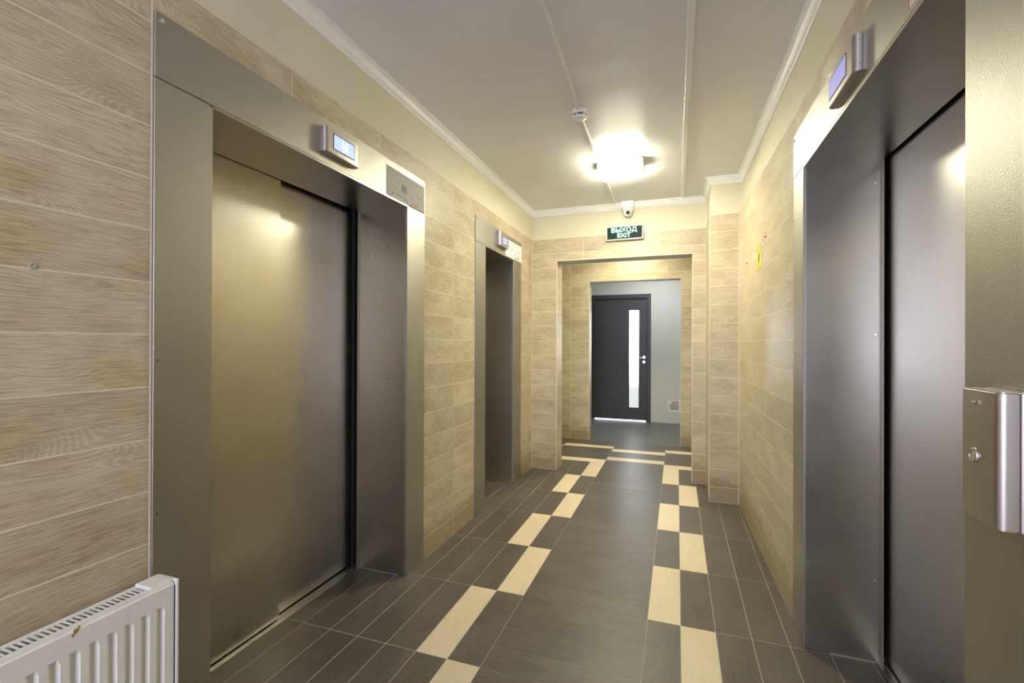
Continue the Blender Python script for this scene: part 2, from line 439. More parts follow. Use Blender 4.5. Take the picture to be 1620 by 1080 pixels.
# pier: front face (faces -y) and side face (faces -x)
bed(wr, [(0.268, 4.430+G), (0.503, 4.430+G), (0.503, 4.45), (0.268, 4.45)], 0, 2.498)
clad(wr, (0, 4.430, 0), (-1, 0, 0) if Vector((-1, 0, 0)).cross(Vector((0, 0, 1))).y < 0 else (1, 0, 0), *((-0.502, -0.266, []) if Vector((-1, 0, 0)).cross(Vector((0, 0, 1))).y < 0 else (0.266, 0.502, [])), z1=2.50)
bed(wr, [(0.266+G, 4.432), (0.29, 4.432), (0.29, YB), (0.266+G, YB)], 0, 2.498)
def clad_dir(parent, facing, pos, lo, hi, joints, **k):
    """facing: '-x','+x','-y' ; pos: plane coordinate; lo..hi range along the wall"""
    U = {'-x': (0, 1, 0), '+x': (0, 1, 0), '-y': (1, 0, 0)}[facing]
    want = {'-x': Vector((-1, 0, 0)), '+x': Vector((1, 0, 0)), '-y': Vector((0, -1, 0))}[facing]
    org = (pos, 0, 0) if 'x' in facing else (0, pos, 0)
    if Vector(U).cross(Vector((0, 0, 1))).dot(want) > 0: clad(parent, org, U, lo, hi, joints, **k)
    else:
        k2 = dict(k)
        if 'holes' in k2: k2['holes'] = [(-h[1], -h[0], h[2], h[3]) for h in k2['holes']]
        clad(parent, org, tuple(-c for c in U), -hi, -lo, [-j for j in joints][::-1], **k2)
clad_dir(wr, '-x', 0.266, 4.432, YB, [], z1=2.50)
# end wall
bed(wb, [(XL, YB+G), (PX0, YB+G), (PX0, YB+.02), (XL, YB+.02)], 0, 2.509)
bed(wb, [(PX1, YB+G), (0.266, YB+G), (0.266, YB+.02), (PX1, YB+.02)], 0, 2.509)
bed(wb, [(PX0, YB+G), (PX1, YB+G), (PX1, YB+.02), (PX0, YB+.02)], PZ, 2.509)
clad_dir(wb, '-y', YB, XL, 0.266, [-0.943, -0.288], holes=[(PX0, PX1, -1, PZ)])
# reveals of the first portal
bed(wb, [(PX0-G, YB+.004), (PX0-G, 5.20), (PX0-.01, 5.20), (PX0-.01, YB+.004)], 0, PZ)
clad_dir(wb, '+x', PX0, YB+.002, 5.20, [], z1=PZ)
clad_dir(wb, '-x', PX1, YB+.002, 5.20, [], z1=PZ)
obj('soffit', bx(PX0, PX1, YB+.003, 5.20, PZ, PZ+.006), 'grey_plaster', wb)
# second portal wall
for a, b, z0 in ((-2.8, QX0, 0), (QX0, QX1, QZ), (QX1, 1.3, 0)):
    bed(wm, [(a, Y2+G), (b, Y2+G), (b, Y2+.02), (a, Y2+.02)], z0, 2.668)
rows2 = [2.668]+ROWS
clad_dir(wm, '-y', Y2, -2.8, 1.3, [-2.75, -2.10, -1.452, -0.79, -0.127, 0.53], holes=[(QX0, QX1, -1, QZ)], z1=2.668, rows=rows2)
for pos, f in ((QX0, '+x'), (QX1, '-x')):
    clad_dir(wm, f, pos, Y2+.002, 6.88, [], z1=QZ)
obj('soffit', bx(QX0, QX1, Y2+.003, 6.88, QZ, QZ+.006), 'grey_plaster', wm)
# narrow pale grout beads where tiled faces meet
def bead(n, x, y, z0, z1, w_=.006):
    struct(obj('trim_%d' % n, bx(x-w_/2, x+w_/2, y-w_/2, y+w_/2, z0, z1), 'grout_wall'))
bead(6, PX0, YB, 0, PZ, .007); bead(7, PX1, YB, 0, PZ, .007); bead(8, 0.267, 4.431, 0, 2.50); bead(9, 0.502, 4.430, 0, 2.50, .008)
bead(10, QX0, Y2, 0, QZ, .010); bead(11, XL, YB, 0, 2.51, .006); bead(12, QX1, Y2, 0, QZ, .006); struct(obj('trim_13', bx(XL-.003, XL+.0012, L1['o0']-.005, L1['o0']-.001, 0, 2.51), 'grout_wall'))
struct(obj('trim_14', bx(PX0, PX1, YB-.005, YB+.005, PZ-.005, PZ+.004), 'grout_wall'))

# ------------------------------------------------------------------ cornice, mitred segments
CP, CH = 0.046, 0.062
prof = [(0, 0), (.006, 0), (.009, .006), (.009, .012), (.013, .015), (.020, .022), (.026, .034), (.030, .042), (.036, .046), (.036, .050), (.046, .053), (.046, .0615), (0, .0615)]
path = [(XP, YR), (XP, YB+.004), (0.276, YB+.004), (0.276, 4.437), (prx(4.437), 4.437), (0.552, 2.60), (0.552, YR)]
offs = []
for i, p in enumerate(path):
    def nrm2(a, b):
        d = Vector((b[0]-a[0], b[1]-a[1])).normalized(); return Vector((d.y, -d.x))
    ns = []
    if i > 0: ns.append(nrm2(path[i-1], p))
    if i < len(path)-1: ns.append(nrm2(p, path[i+1]))
    m = sum(ns, Vector((0, 0)))
    m = m/ns[0].dot(m)*1.0 if len(ns) > 1 else ns[0]
    offs.append(m)
for i in range(len(path)-1):
    bm = bmesh.new(); A = []; B = []
    for (u, z) in prof:
        for arr, k in ((A, i), (B, i+1)):
            p = Vector(path[k])+offs[k]*u
            arr.append(bm.verts.new((p.x, p.y, H-CH+z)))
    n = len(prof)
    for j in range(n): bm.faces.new((A[j], B[j], B[(j+1) % n], A[(j+1) % n]))
    bm.faces.new(A); bm.faces.new(B[::-1]); bmesh.ops.recalc_face_normals(bm, faces=bm.faces[:])
    struct(obj('trim_%d' % (i+15), bm, 'cornice'), None)

# ------------------------------------------------------------------ floor tiles
def ftile(x0, x1, y0, y1, mat, along='y', gap=0.0032, label=None):
    x0 += gap/2; x1 -= gap/2; y0 += gap/2; y1 -= gap/2
    cx, cy = (x0+x1)/2, (y0+y1)/2; hx, hy = (x1-x0)/2, (y1-y0)/2
    if along == 'y': me = tile_mesh([(-hy, hy, -hx, hx)], .0012, mat); rz = R(90)
    else: me = tile_mesh([(-hx, hx, -hy, hy)], .0012, mat); rz = 0
    o = bpy.data.objects.new('floor_tile', me); C.objects.link(o); o.parent = fl
    o.location = (cx, cy, random.uniform(0, .0001)); o.rotation_euler = (0, 0, rz)
    if mat == 'cream_tile': o['label'] = 'cream floor tile'
Y0, LY = 1.835, 0.601
rowsY = [Y0+LY*k for k in range(-4, 6)] + [5.438]      # 4.84 -> 5.44 last
rowsY = [Y0+LY*k for k in range(-4, 7)]
colsL = [-1.098, -0.943, -0.786]
def inrect(x0, x1, y0, y1):
    return x0, x1, y0, y1
for k in range(-4, 6):
    y0, y1 = Y0+LY*k, Y0+LY*(k+1)
    if k == 5: y1 = 5.438
    # left chequer pair
    ftile(-1.098, -0.943, y0, y1, 'cream_tile' if (k % 2 == 0 and k < 5) else 'dark_tile')
    ftile(-0.943, -0.786, y0, y1, 'cream_tile' if k % 2 else 'dark_tile')
    # right chequer pair
    ftile(-0.136, 0.020, y0, y1, 'cream_tile' if k % 2 else 'dark_tile')
    ftile(0.020, 0.177, y0, y1, 'cream_tile' if (k % 2 == 0) else 'dark_tile') if k < 5 else (ftile(.02, .177, y0, y1, 'dark_tile'), ftile(.177, .334, y0, 4.97, 'dark_tile'))
    # outer columns
    xs = [-1.098, -1.255, -1.412, -1.569]
    for a, b in zip(xs, xs[1:]):
        ftile(b, a, y0, 4.97 if (k == 5 and b < -1.30) else y1, 'dark_tile')
    if k < 5:
        for a, b in ((.177, .334), (.334, .490), (.490, .647)):
            yy = min(y1, 4.43) if a > .26 else y1
            if yy-y0 > .02: ftile(a, b, y0, yy, 'dark_tile')
# crosswise centre field and the cross bands of the passage
k = -15
while Y0+.1503*k < 5.43:
    y0, y1 = Y0+.1503*k, Y0+.1503*(k+1)
    ftile(-.786, -.136, y0, min(y1, 5.44), 'dark_tile', 'x', gap=0.0012); k += 1
cross = [5.44, 5.59, 5.745, 5.895, 6.05, 6.20, 6.345, 6.50, 6.652]
for i, (y0, y1) in enumerate(zip(cross, cross[1:])):
    for j, (x0, x1) in enumerate(((-2.75, -2.09), (-2.09, -1.44), (-1.44, -.786), (-.786, -.136), (-.136, .51), (.51, 1.16))):
        odd = j % 2 == 1
        cream = i in ((1, 4) if odd else (0, 5))
        ftile(x0, x1, y0, y1, 'cream_tile' if cream else 'dark_tile', 'x', gap=.0012)
for x0, x1 in ((-1.90, -1.255), (-2.55, -1.90), (.177, .83), (.83, 1.29)):
    for y0, y1 in ((5.19, 5.29), (5.29, 5.44)): ftile(x0, x1, y0, y1, 'dark_tile', 'x', gap=.0012)
# recess floors in front of the lift sills
for dct, xs, ks in ((L1, (-1.569, -1.725, -1.835), (-2, -1, 0)), (L2, (-1.569, -1.725, -1.835), (2, 3, 4)), (RT, (.647, .803, .835), (-2, -1, 0, 1))):
    for k in ks:
        y0, y1 = max(Y0+LY*k, dct['i0']+.004), min(Y0+LY*(k+1), dct['i1']-.004)
        if y1-y0 < .03: continue
        for a, b in zip(xs, xs[1:]): ftile(min(a, b), max(a, b), y0, y1, 'dark_tile')

# ------------------------------------------------------------------ lift doorways
def lift(d, xf, sg, dep, label, second_front=False):
    """xf = face plane; sg = direction into the wall; dep = depth of the reveal"""
    yc = (d['o0']+d['o1'])/2
    t = thing('elevator_doorway', label, 'elevator', (xf, yc, 0), 0, 'lift doorways off the corridor')
    def X(a, b): return (min(sg*a, sg*b), max(sg*a, sg*b))
    o0, i0, i1, o1 = (d[k]-yc for k in ('o0', 'i0', 'i1', 'o1'))
    T = .002
    for far, (a, b) in ((0, (o0, i0)), (1, (i1, o1))):
        bm = bmesh.new(); x0, x1 = X(0, .012)
        box(bm, x0, x1, a, b, 0, ZI+.008, .0012)
        o = obj('jamb_face', bm, 'steel', t)
        bm = bmesh.new(); x0, x1 = X(.012, dep)
        yy = (b-.014, b-.0005) if not far else (a+.0005, a+.014)
        box(bm, x0, x1, yy[0], yy[1], 0, ZI+.001, .0008)
        o = obj('jamb_return', bm, 'steel_door', t)
        bm = bmesh.new(); x0, x1 = X(dep-.012, dep)
        yy = (b-.002, b+.010) if not far else (a-.010, a+.002)
        box(bm, x0, x1, yy[0], yy[1], 0, ZI, .001)
        obj('door_stop', bm, 'steel', t)
        # rivets on the fold
        for z in (.35, .95, 1.42, 2.08):
            if far:
                bm = bmesh.new(); cyl(bm, (sg*(dep-.03), a-.0006, z), .004, .003, 'y', 10)
                obj('rivet', bm, 'chrome', t)
            bm = bmesh.new(); cyl(bm, (-sg*.0008, (a+.012) if not far else (b-.012), z-.1), .0045, .003, 'x', 10)
            obj('rivet', bm, 'chrome', t)
    x0, x1 = X(-.001, .012)
    obj('header_panel', bx(x0, x1, o0, o1, ZI+.010, ZO, .0012), 'steel', t)
    for yy in (o0+.022, o1-.022):
        bm = bmesh.new(); cyl(bm, (-sg*.0025, yy, ZO-.024), .0085, .003, 'x', 20)
        w_ = obj('washer', bm, 'chrome', t)
        bm = bmesh.new(); cyl(bm, (-sg*.005, yy, ZO-.024), .0045, .003, 'x', 12, .002)
        obj('screw', bm, 'steel_box', w_)
    x0, x1 = X(0, dep); obj('header_soffit', bx(x0, x1, i0-.012, i1+.012, ZI, ZI+.010, .0008), 'steel_door', t)
    # doors
    ym = i0+.635*(i1-i0)/1.228 if d is not RT else i0+.5*(i1-i0)
    p1 = (dep+.006, dep+.030); p2 = (dep+.036, dep+.060)
    q = (p1, p2)
    x0, x1 = X(*q[0]); obj('door_panel', bx(x0, x1, i0-.05, ym, .012, ZI+.05, .0015), 'steel_door', t) if d is not RT else obj('door_panel', bx(*X(*p2), i0-.05, ym+.02, .012, ZI+.05, .0015), 'steel_door', t)
    if d is RT: obj('door_panel', bx(*X(dep+.014, dep+.030), ym, i1+.075, .012, ZI+.05, .0015), 'steel_door', t)
    else: obj('door_panel', bx(*X(*p2), ym-.03, i1-.006, .012, ZI+.05, .0025), 'steel_door', t, None, (0, 0, -R(.9)*sg))
    if d is not RT: obj('rubber_gasket', bx(*X(dep+.030, dep+.05), i1+.002, i1+.03, .0, ZI+.05), 'rubber', t)
    # sill with running grooves
    bm = bmesh.new()
    for a, b, z in ((dep-.022, dep-.004, .004), (dep-.004, dep+.004, .001), (dep+.004, dep+.028, .004), (dep+.028, dep+.036, .001), (dep+.036, dep+.064, .004)):
        x0, x1 = X(a, b); box(bm, x0, x1, i0-.01, i1+.01, -.01, z)
    obj('sill', bm, 'brushed', t)
    # hoistway behind
    bm = bmesh.new()
    box(bm, *X(dep+.07, dep+.09), o0-.05, o1+.05, -.02, ZO+.1)
    box(bm, *X(.014, dep+.09), o0-.02, o0+.01, -.02, ZO); box(bm, *X(.014, dep+.09), o1-.01, o1+.02, -.02, ZO)
    box(bm, *X(.014, dep+.09), o0, o1, ZO-.02, ZO+.0)
    box(bm, *X(dep+.05, dep+.07), i1+.0, o1, -.02, ZO)
    obj('hoistway_lining', bm, 'black', t)
    return t
lift(L1, -1.505, -1, .345, 'near left lift doorway, wide brushed steel surround with lit indicator reading 16')
lift(L2, -1.505, -1, .345, 'narrow far left steel lift doorway near the end wall')
lift(RT, .540, 1, .303, 'right-hand steel lift doorway with purplish grey reflections, opposite the other two')

# ------------------------------------------------------------------ floor indicators
def indicator(y0, y1, z0, z1, xf, sg, dep, label, lit, scr, txt=None):
    """sg: +1 box stands out towards +x"""
    yc, zc = (y0+y1)/2, (z0+z1)/2; hw, hh = (y1-y0)/2, (z1-z0)/2
    t = thing('floor_indicator', label, 'display', (xf, yc, zc), 0, 'floor indicators above the lift doors')
    def X(a, b): return (min(sg*a, sg*b), max(sg*a, sg*b))
    obj('back_box', bx(*X(0, dep*.32), -hw, hw, -hh, hh, .001), 'steel_box', t)
    # cover: rounded ends drawn as an outline in plan (u along y, v out)
    r_ = min(.016, dep*.6); pts = []
    for k in range(7):
        a = R(90*k/6); pts.append((sg*(dep-r_+r_*math.sin(a)) , -hw+r_-r_*math.cos(a)))
    for k in range(7):
        a = R(90*k/6); pts.append((sg*(dep-r_+r_*math.cos(a)), hw-r_+r_*math.sin(a)))
    pts += [(sg*dep*.36, hw), (sg*dep*.36, -hw)]
    bm = prism(bmesh.new(), [p for p in pts], -hh, hh)
    bmesh.ops.bevel(bm, geom=[e for e in bm.edges if abs(e.verts[0].co.z-e.verts[1].co.z) < 1e-6], offset=.0018, segments=2, affect='EDGES')
    smooth(obj('cover', bm, 'steel_box', t), 40)
    s0, s1, t0, t1 = scr
    obj('bezel', bx(*X(dep, dep+.0012), s0-yc-.004, s1-yc+.004, t0-zc-.004, t1-zc+.004), 'rubber', t)
    s = obj('screen', bx(*X(dep+.0004, dep+.0018), s0-yc, s1-yc, t0-zc, t1-zc), lit, t)
    if txt:
        me = text_mesh(txt, (t1-t0)*.95, bold=.0012)
        me.transform(Matrix.Scale(.8, 4, (1, 0, 0)))
        g = obj('lettering', me, 'lcd_white', s)
        g.matrix_basis = Matrix.Translation((sg*(dep+.0022), (s0+s1)/2-yc, (t0+t1)/2-zc)) @ (Matrix.Rotation(R(90), 4, 'Z') if sg > 0 else Matrix.Rotation(R(-90), 4, 'Z')) @ Matrix.Rotation(R(90), 4, 'X')
    for z in (-hh*.62, hh*.62):
        for yy in (-1, 1):
            bm = bmesh.new(); cyl(bm, (sg*dep*.55, yy*(hw+.0004), z), .003, .002, 'y', 10); obj('screw', bm, 'chrome', t)
    return t
indicator(1.676, 1.912, 2.230, 2.343, -1.504, 1, .036, 'lit steel box with bright blue display reading 16, over the near left lift', 'lcd', (1.728, 1.868, 2.256, 2.320), '16')
indicator(3.838, 4.068, 2.238, 2.362, -1.504, 1, .036, 'small steel box with dim violet display, over the far left lift', 'lcd_dim', (3.905, 4.020, 2.262, 2.325))
indicator(1.690, 1.945, 2.212, 2.328, .541, -1, .036, 'steel box with lilac display over the right-hand lift', 'lcd_dim', (1.757, 1.925, 2.238, 2.302))

# ------------------------------------------------------------------ notices
def notice(name, label, cat, x, sg, y0, y1, z0, z1, mat, marks, th=.0006):
    yc, zc = (y0+y1)/2, (z0+z1)/2
    t = thing(name, label, cat, (x, yc, zc))
    hw, hh = (y1-y0)/2, (z1-z0)/2
    obj('sheet', bx(0 if sg > 0 else -th, th if sg > 0 else 0, -hw, hw, -hh, hh), mat, t)
    by = {}
    for (u, v, w_, h_, m) in marks:              # u,v centre in 0..1, u left->right as seen, v down
        uu = (u-.5)*2*hw*(1 if sg > 0 else -1); vv = (.5-v)*2*hh
        bm = by.setdefault(m, bmesh.new())
        box(bm, *((th, th+.0003) if sg > 0 else (-th-.0003, -th)), uu-w_*hw, uu+w_*hw, vv-h_*hh, vv+h_*hh)
    for m, bm in by.items(): obj('print', bm, m, t)['kind'] = 'stuff'
    return t
rnd = random.Random(3)
mk = []
for i in range(16): mk.append((.15+.05*i, .12+rnd.uniform(-.03, .03), .014, .03, 'grey_ink'))
for i in range(14): mk.append((.08+.035*i, .30+.012*i+.05*math.sin(i*.5), .018, .012, 'grey_ink'))
for i in range(12): mk.append((.08+.04*i, .62+.006*i, .02, .012, 'grey_ink'))
mk += [(.44, .52, .13, .26, 'grey_ink'), (.15, .86, .04, .06, 'grey_ink')]
for i in range(9): mk.append((.24+.035*i, .80+.01*i, .014, .07, 'grey_ink'))
for i in range(5): mk.append((.62+.05*i, .93-.01*i, .014, .12, 'red_ink'))
for i in range(4): mk.append((.80+.035*i, .55, .012, .06, 'ink'))
for i in range(6): mk.append((.62+.06*i, .68+.02*i, .016, .03, 'ink'))
mk += [(.5, .985, 1.0, .012, 'grey_ink'), (.5, .015, 1.0, .012, 'grey_ink')]
notice('notice_plate', 'silver notice sticker with grey diagram and red stamp, far end of near left lift header', 'notice', -1.5035, 1, 2.185, 2.592, 2.192, 2.355, 'foil', mk)
mk = []
for (u, v, n_) in ((.12, .12, 4), (.5, .12, 3), (.15, .38, 5), (.42, .45, 3), (.68, .45, 3), (.12, .55, 2), (.3, .62, 4), (.84, .5, 3), (.6, .72, 3), (.8, .75, 3)):
    for i in range(n_): mk.append((u+.035*i-.05, v+rnd.uniform(-.02, .02), .024, .05, 'grey_ink'))
for i in range(10): mk.append((.2+.03*i, .86, .02, .03, 'grey_ink'))
for i in range(5): mk.append((.6+.05*i, .88, .028, .09, 'ink'))
notice('paper_notice', 'white paper notice with black print, beside violet display on far left lift', 'notice', -1.5035, 1, 4.075, 4.540, 2.192, 2.352, 'paper', mk)
mk = [(.5, .03, 1.0, .02, 'red_ink'), (.5, .97, 1.0, .02, 'red_ink'), (.02, .5, .02, .94, 'red_ink'), (.98, .5, .02, .94, 'red_ink')]
for i in range(7): mk.append((.12+.11*i, .42, .05, .09, 'ink'))
for i in range(6): mk.append((.14+.12*i, .72, .05, .09, 'ink'))
notice('warning_notice', 'white notice with thin red border, on the right-hand lift header at the top edge', 'notice', .5385, -1, 1.17, 1.418, 2.198, 2.345, 'paper', mk)
# yellow sticker on the slanting right wall
def on_right(y): return 0.549-(y-2.632)/(4.430-2.632)*0.046
yc = 3.56; st = thing('yellow_sticker', 'narrow yellow sticker with black pictogram on tiled right wall', 'sticker', (on_right(yc)-.0008, yc, 1.955), math.atan2(.046, 1.798))
obj('sheet', bx(-.0006, 0, -.075, .075, -.085, .085), 'yellow', st)
bm = bmesh.new()
for (y0, y1, z0, z1) in ((-.07, .07, .078, .081), (-.07, .07, .054, .058), (-.07, .07, -.058, -.055), (-.07, .07, -.070, -.067), (-.07, .07, -.080, -.077), (.067, .07, .054, .081), (-.07, -.067, .054, .081)):
    box(bm, -.0009, -.0005, y0, y1, z0, z1)
obj('border_print', bm, 'ink', st)['kind'] = 'stuff'
bm = bmesh.new()
prism(bm, [(-.012, .045), (.014, .040), (.018, .010), (.036, -.008), (.026, -.018), (.006, -.004), (-.002, -.030), (-.020, -.034), (-.014, -.006), (-.022, .012)], -.0009, -.0005, 'x')
cyl(bm, (-.0007, .030, -.034), .011, .0005, 'x', 14)
obj('pictogram', bm, 'ink', st)
# poster by the exit door
ps = thing('small_poster', 'small white framed poster with red and grey print, low beside the exit door', 'poster', (-.045, Y3-.001, .302))
obj('sheet', bx(-.098, .098, -.004, 0, -.098, .098), 'paper', ps)
bm1 = bmesh.new(); bm2 = bmesh.new(); bm3 = bmesh.new()
for r_ in range(10):
    for c_ in range(12):
        u = -.07+c_*.0125; v = .075-r_*.0155
        q = rnd.random()
        b_ = bm1 if (c_ > 6 and 0 < r_ < 6 and q > .25) else (bm2 if q > .62 else bm3)
        if r_ in (1, 2) and c_ < 3: continue
        box(b_, u-.0055, u+.0055, -.0046, -.0036, v-.005, v+.0045)
for b_, m_ in ((bm1, 'red_ink'), (bm2, 'grey_ink'), (bm3, 'ink')): obj('print', b_, m_, ps)['kind'] = 'stuff'

# ------------------------------------------------------------------ ceiling lamps
def lamp(x0, x1, y0, y1, label, power, col, h=.085, vis=True):
    xc, yc = (x0+x1)/2, (y0+y1)/2
    t = thing('ceiling_light', label, 'lamp', (xc, yc, H), 0, 'added unseen ceiling luminaires' if not vis else None)
    a, b = (x1-x0)/2, (y1-y0)/2
    obj('base_plate', bx(-a, a, -b, b, -.018, 0, .003), 'plastic', t)
    obj('diffuser', bx(-a+.006, a-.006, -b+.006, b-.006, -h, -.018, .012, 3), 'lamp' if vis else 'lamp_added', t)
    obj('end_clip', bx(a-.001, a+.012, -b*.75, b*.75, -h+.02, -.01, .003), 'plastic', t)
    obj('end_clip', bx(-a-.004, -a+.001, -b*.75, b*.75, -h+.02, -.01, .003), 'plastic', t)
    ar = area('lamp_light', (xc, yc, H-h-.006), (0, 0, 0), 2*a, 2*b, power, col)
    return t
lamp(-.600, -.262, 3.70, 4.005, 'glowing rectangular ceiling light between the smoke detector and the security camera', LAMP_POWER, WARM)
lamp(-.600, -.262, -1.3, -1.0, 'added unseen fill light on the ceiling behind the viewpoint', REAR_FILL_POWER, (1.0, 0.93, 0.80), vis=False)
lamp(-.75, -.41, 5.85, 6.15, 'added unseen ceiling light above the passage', MID_FILL_POWER, WARM, vis=False)
lamp(-.5, -.16, 7.5, 7.8, 'added unseen ceiling light before the exit door', FAR_FILL_POWER, (0.93, 0.97, 1.0), vis=False)
# side glow of the main luminaire onto the ceiling comes from its emissive diffuser

# ------------------------------------------------------------------ trunking
def run(p, q, w_, h_, name, label, parent=None, bev=.002):
    a, b = Vector((p[0], p[1], 0)), Vector((q[0], q[1], 0)); d = b-a
    bm = bx(-w_/2, w_/2, 0, d.length, -h_, 0, bev)
    bm2 = box(bm, -w_/2+.003, -w_/2+.004, 0.003, d.length-.003, -h_-.0004, -h_)
    o = obj(name, bm, 'plastic'); o.location = (p[0], p[1], H); o.rotation_euler = (0, 0, -math.atan2(d.x, d.y))
    if label: tag(o, label, 'trunking', 'white cable trunking along the ceiling')
    return o
run((-.425, -1.0), (-.5755, 2.84), .020, .016, 'cable_trunking', 'white cable trunking running from the foreground to the smoke detector')
run((-.582, 2.94), (-.592, 3.74), .018, .013, 'cable_trunking', 'short white cable trunking between smoke detector and ceiling light')
run((-.594, 4.0), (-.606, 4.90), .018, .013, 'cable_trunking', 'short white cable trunking between ceiling light and end wall')
run((.056, -1.0), (.056, 2.92), .034, .018, 'cable_trunking', 'wider white cable trunking along the right of the ceiling, foreground length')
run((.050, 2.92), (.050, 4.906), .026, .014, 'cable_trunking', 'narrower white cable trunking right of the ceiling light, reaching the end wall')

# ------------------------------------------------------------------ smoke detector
sd = thing('smoke_detector', 'round white smoke detector on the ceiling between two lengths of trunking', 'smoke detector', (-.578, 2.885, H))
smooth(obj('base', lathe(bmesh.new(), [(.001, 0), (.047, 0), (.048, -.003), (.048, -.026), (.046, -.028), (.001, -.028)], 40), 'plastic', sd))
smooth(obj('smoke_chamber', lathe(bmesh.new(), [(.001, -.028), (.034, -.028), (.034, -.040), (.001, -.040)], 32), 'rubber', sd))
smooth(obj('cap', lathe(bmesh.new(), [(.001, -.040), (.046, -.040), (.046, -.043), (.040, -.050), (.025, -.056), (.001, -.058)], 40), 'plastic', sd), 50)
for i in range(6):
    a = R(20+60*i); bm = bx(-.0035, .0035, -.003, .003, -.041, -.027)
    obj('rib', bm, 'plastic', sd, (math.cos(a)*.042, math.sin(a)*.042, 0), (0, 0, a))
obj('cable_gland', bx(-.008, .008, -.056, -.040, -.018, 0, .002), 'plastic', sd)

# ------------------------------------------------------------------ security camera
sv = thing('security_camera', 'white dome security camera on a square box above the exit sign', 'camera', (-.478, 4.905, 2.79))
obj('junction_box', bx(-.062, .062, -.045, .045, -.035, .034, .004, 2), 'plastic', sv)
obj('box_lid', bx(-.060, .060, -.050, -.044, -.033, .032, .002), 'plastic', sv)
smooth(obj('collar', lathe(bmesh.new(), [(.001, -.035), (.056, -.035), (.058, -.040), (.058, -.052), (.052, -.056), (.001, -.056)], 40), 'plastic', sv))
bm = bmesh.new(); bmesh.ops.create_uvsphere(bm, u_segments=36, v_segments=20, radius=.047, matrix=Matrix.Translation((0, -.004, -.076)))
hs = smooth(obj('eyeball', bm, 'plastic', sv), 60)
bm = bmesh.new(); cyl(bm, (0, 0, 0), .027, .012, 'z', 28, .024)
lr = obj('lens_ring', bm, 'plastic', hs, (0.006, -.046, -.088), (R(110), 0, 0))
bm = bmesh.new(); cyl(bm, (0, 0, .003), .019, .010, 'z', 24)
obj('lens', bm, 'black', hs, (0.006, -.046, -.088), (R(110), 0, 0))
bm = bmesh.new()
for i in range(8):
    a = i*math.pi/4; cyl(bm, (.013*math.cos(a), .013*math.sin(a), .0085), .0026, .001, 'z', 8)
obj('infrared_leds', bm, 'grey_ink', hs, (0.006, -.046, -.088), (R(110), 0, 0))

# ------------------------------------------------------------------ exit sign
es = thing('exit_sign', 'green lit exit sign with silver frame over the passage opening', 'sign', (-.512, 4.925, 2.513), R(-2))
HW, HH = .188, .073
bm = bmesh.new()
for a, b, c, d in ((-HW, HW, HH-.012, HH), (-HW, HW, -HH, -HH+.012), (-HW, -HW+.012, -HH, HH), (HW-.012, HW, -HH, HH)): box(bm, a, b, -.018, .012, c, d, .003, 2)
obj('frame', bm, 'plastic', es)
fc = obj('panel', bx(-HW+.01, HW-.01, -.010, .010, -HH+.01, HH-.01), 'sign_face', es)
for s, z, sz, sx in (('ВЫХОД', .027, .062, 1.12), ('EXIT', -.027, .060, 1.08)):
    me = text_mesh(s, sz, bold=.0014, spacing=1.02); me.transform(Matrix.Scale(sx, 4, (1, 0, 0)))
    o = obj('lettering', me, 'sign_text', fc); o.location = (-.006, -.0112, z); o.rotation_euler = (R(90), 0, 0)
for x in (-.14, .12):
    bm = bmesh.new()
    for i in range(10):
        a0 = i/10*2*math.pi; cyl(bm, (x+.012*math.cos(a0)*(1.6 if x < 0 else .4), .008, HH+.010+.009*math.sin(a0)), .0022, .005, 'z', 6)
    obj('hanging_wire', bm, 'grey_ink', es)
cu = None

# ------------------------------------------------------------------ exit door
dr = struct(obj('door_1', bx(DX0+.085, DX1-.078, Y3+.030, Y3+.075, .022, DZ-.080, .002), 'door'), 'graphite exit door with narrow lit frosted glass strip and chrome lever', 'door')
# cut the glazing slot by building the leaf around it
bpy.data.objects.remove(dr)
GX0, GX1, GZ0, GZ1 = -.802, -.636, .236, 1.957
LX0, LX1, LZ0, LZ1 = DX0+.078, DX1-.071, .020, DZ-.075
bm = bmesh.new()
box(bm, LX0, GX0, Y3+.020, Y3+.070, LZ0, LZ1); box(bm, GX1, LX1, Y3+.020, Y3+.070, LZ0, LZ1)
box(bm, GX0, GX1, Y3+.020, Y3+.070, LZ0, GZ0); box(bm, GX0, GX1, Y3+.020, Y3+.070, GZ1, LZ1)
bmesh.ops.remove_doubles(bm, verts=bm.verts[:], dist=1e-5)
dr = struct(obj('door_1', bm, 'door'), 'graphite exit door with narrow lit frosted glass strip and chrome lever', 'door')
bm = bmesh.new()
for a, b, c, d in ((DX0, DX0+.075, 0, DZ), (DX1-.068, DX1, 0, DZ), (DX0+.075, DX1-.068, DZ-.072, DZ)): box(bm, a, b, Y3-.022, Y3+.10, c, d, .003, 2)
for a, b, c, d in ((DX0+.05, DX0+.092, 0, DZ-.02), (DX1-.085, DX1-.05, 0, DZ-.02), (DX0+.05, DX1-.05, DZ-.090, DZ-.02)): box(bm, a, b, Y3+.072, Y3+.09, c, d)
obj('door_frame', bm, 'door', dr)
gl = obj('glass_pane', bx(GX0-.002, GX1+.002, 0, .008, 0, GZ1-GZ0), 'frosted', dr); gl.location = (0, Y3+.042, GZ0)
bm = bmesh.new()
for a, b, c, d in ((GX0-.012, GX0, GZ0-.012, GZ1+.012), (GX1, GX1+.012, GZ0-.012, GZ1+.012), (GX0, GX1, GZ0-.012, GZ0), (GX0, GX1, GZ1, GZ1+.012)): box(bm, a, b, Y3+.015, Y3+.022, c, d, .002)
obj('glazing_bead', bm, 'door', dr)
bm = bmesh.new(); cyl(bm, (-.548, Y3+.016, 1.130), .026, .010, 'y', 28); smooth(obj('handle_rose', bm, 'chrome', dr))
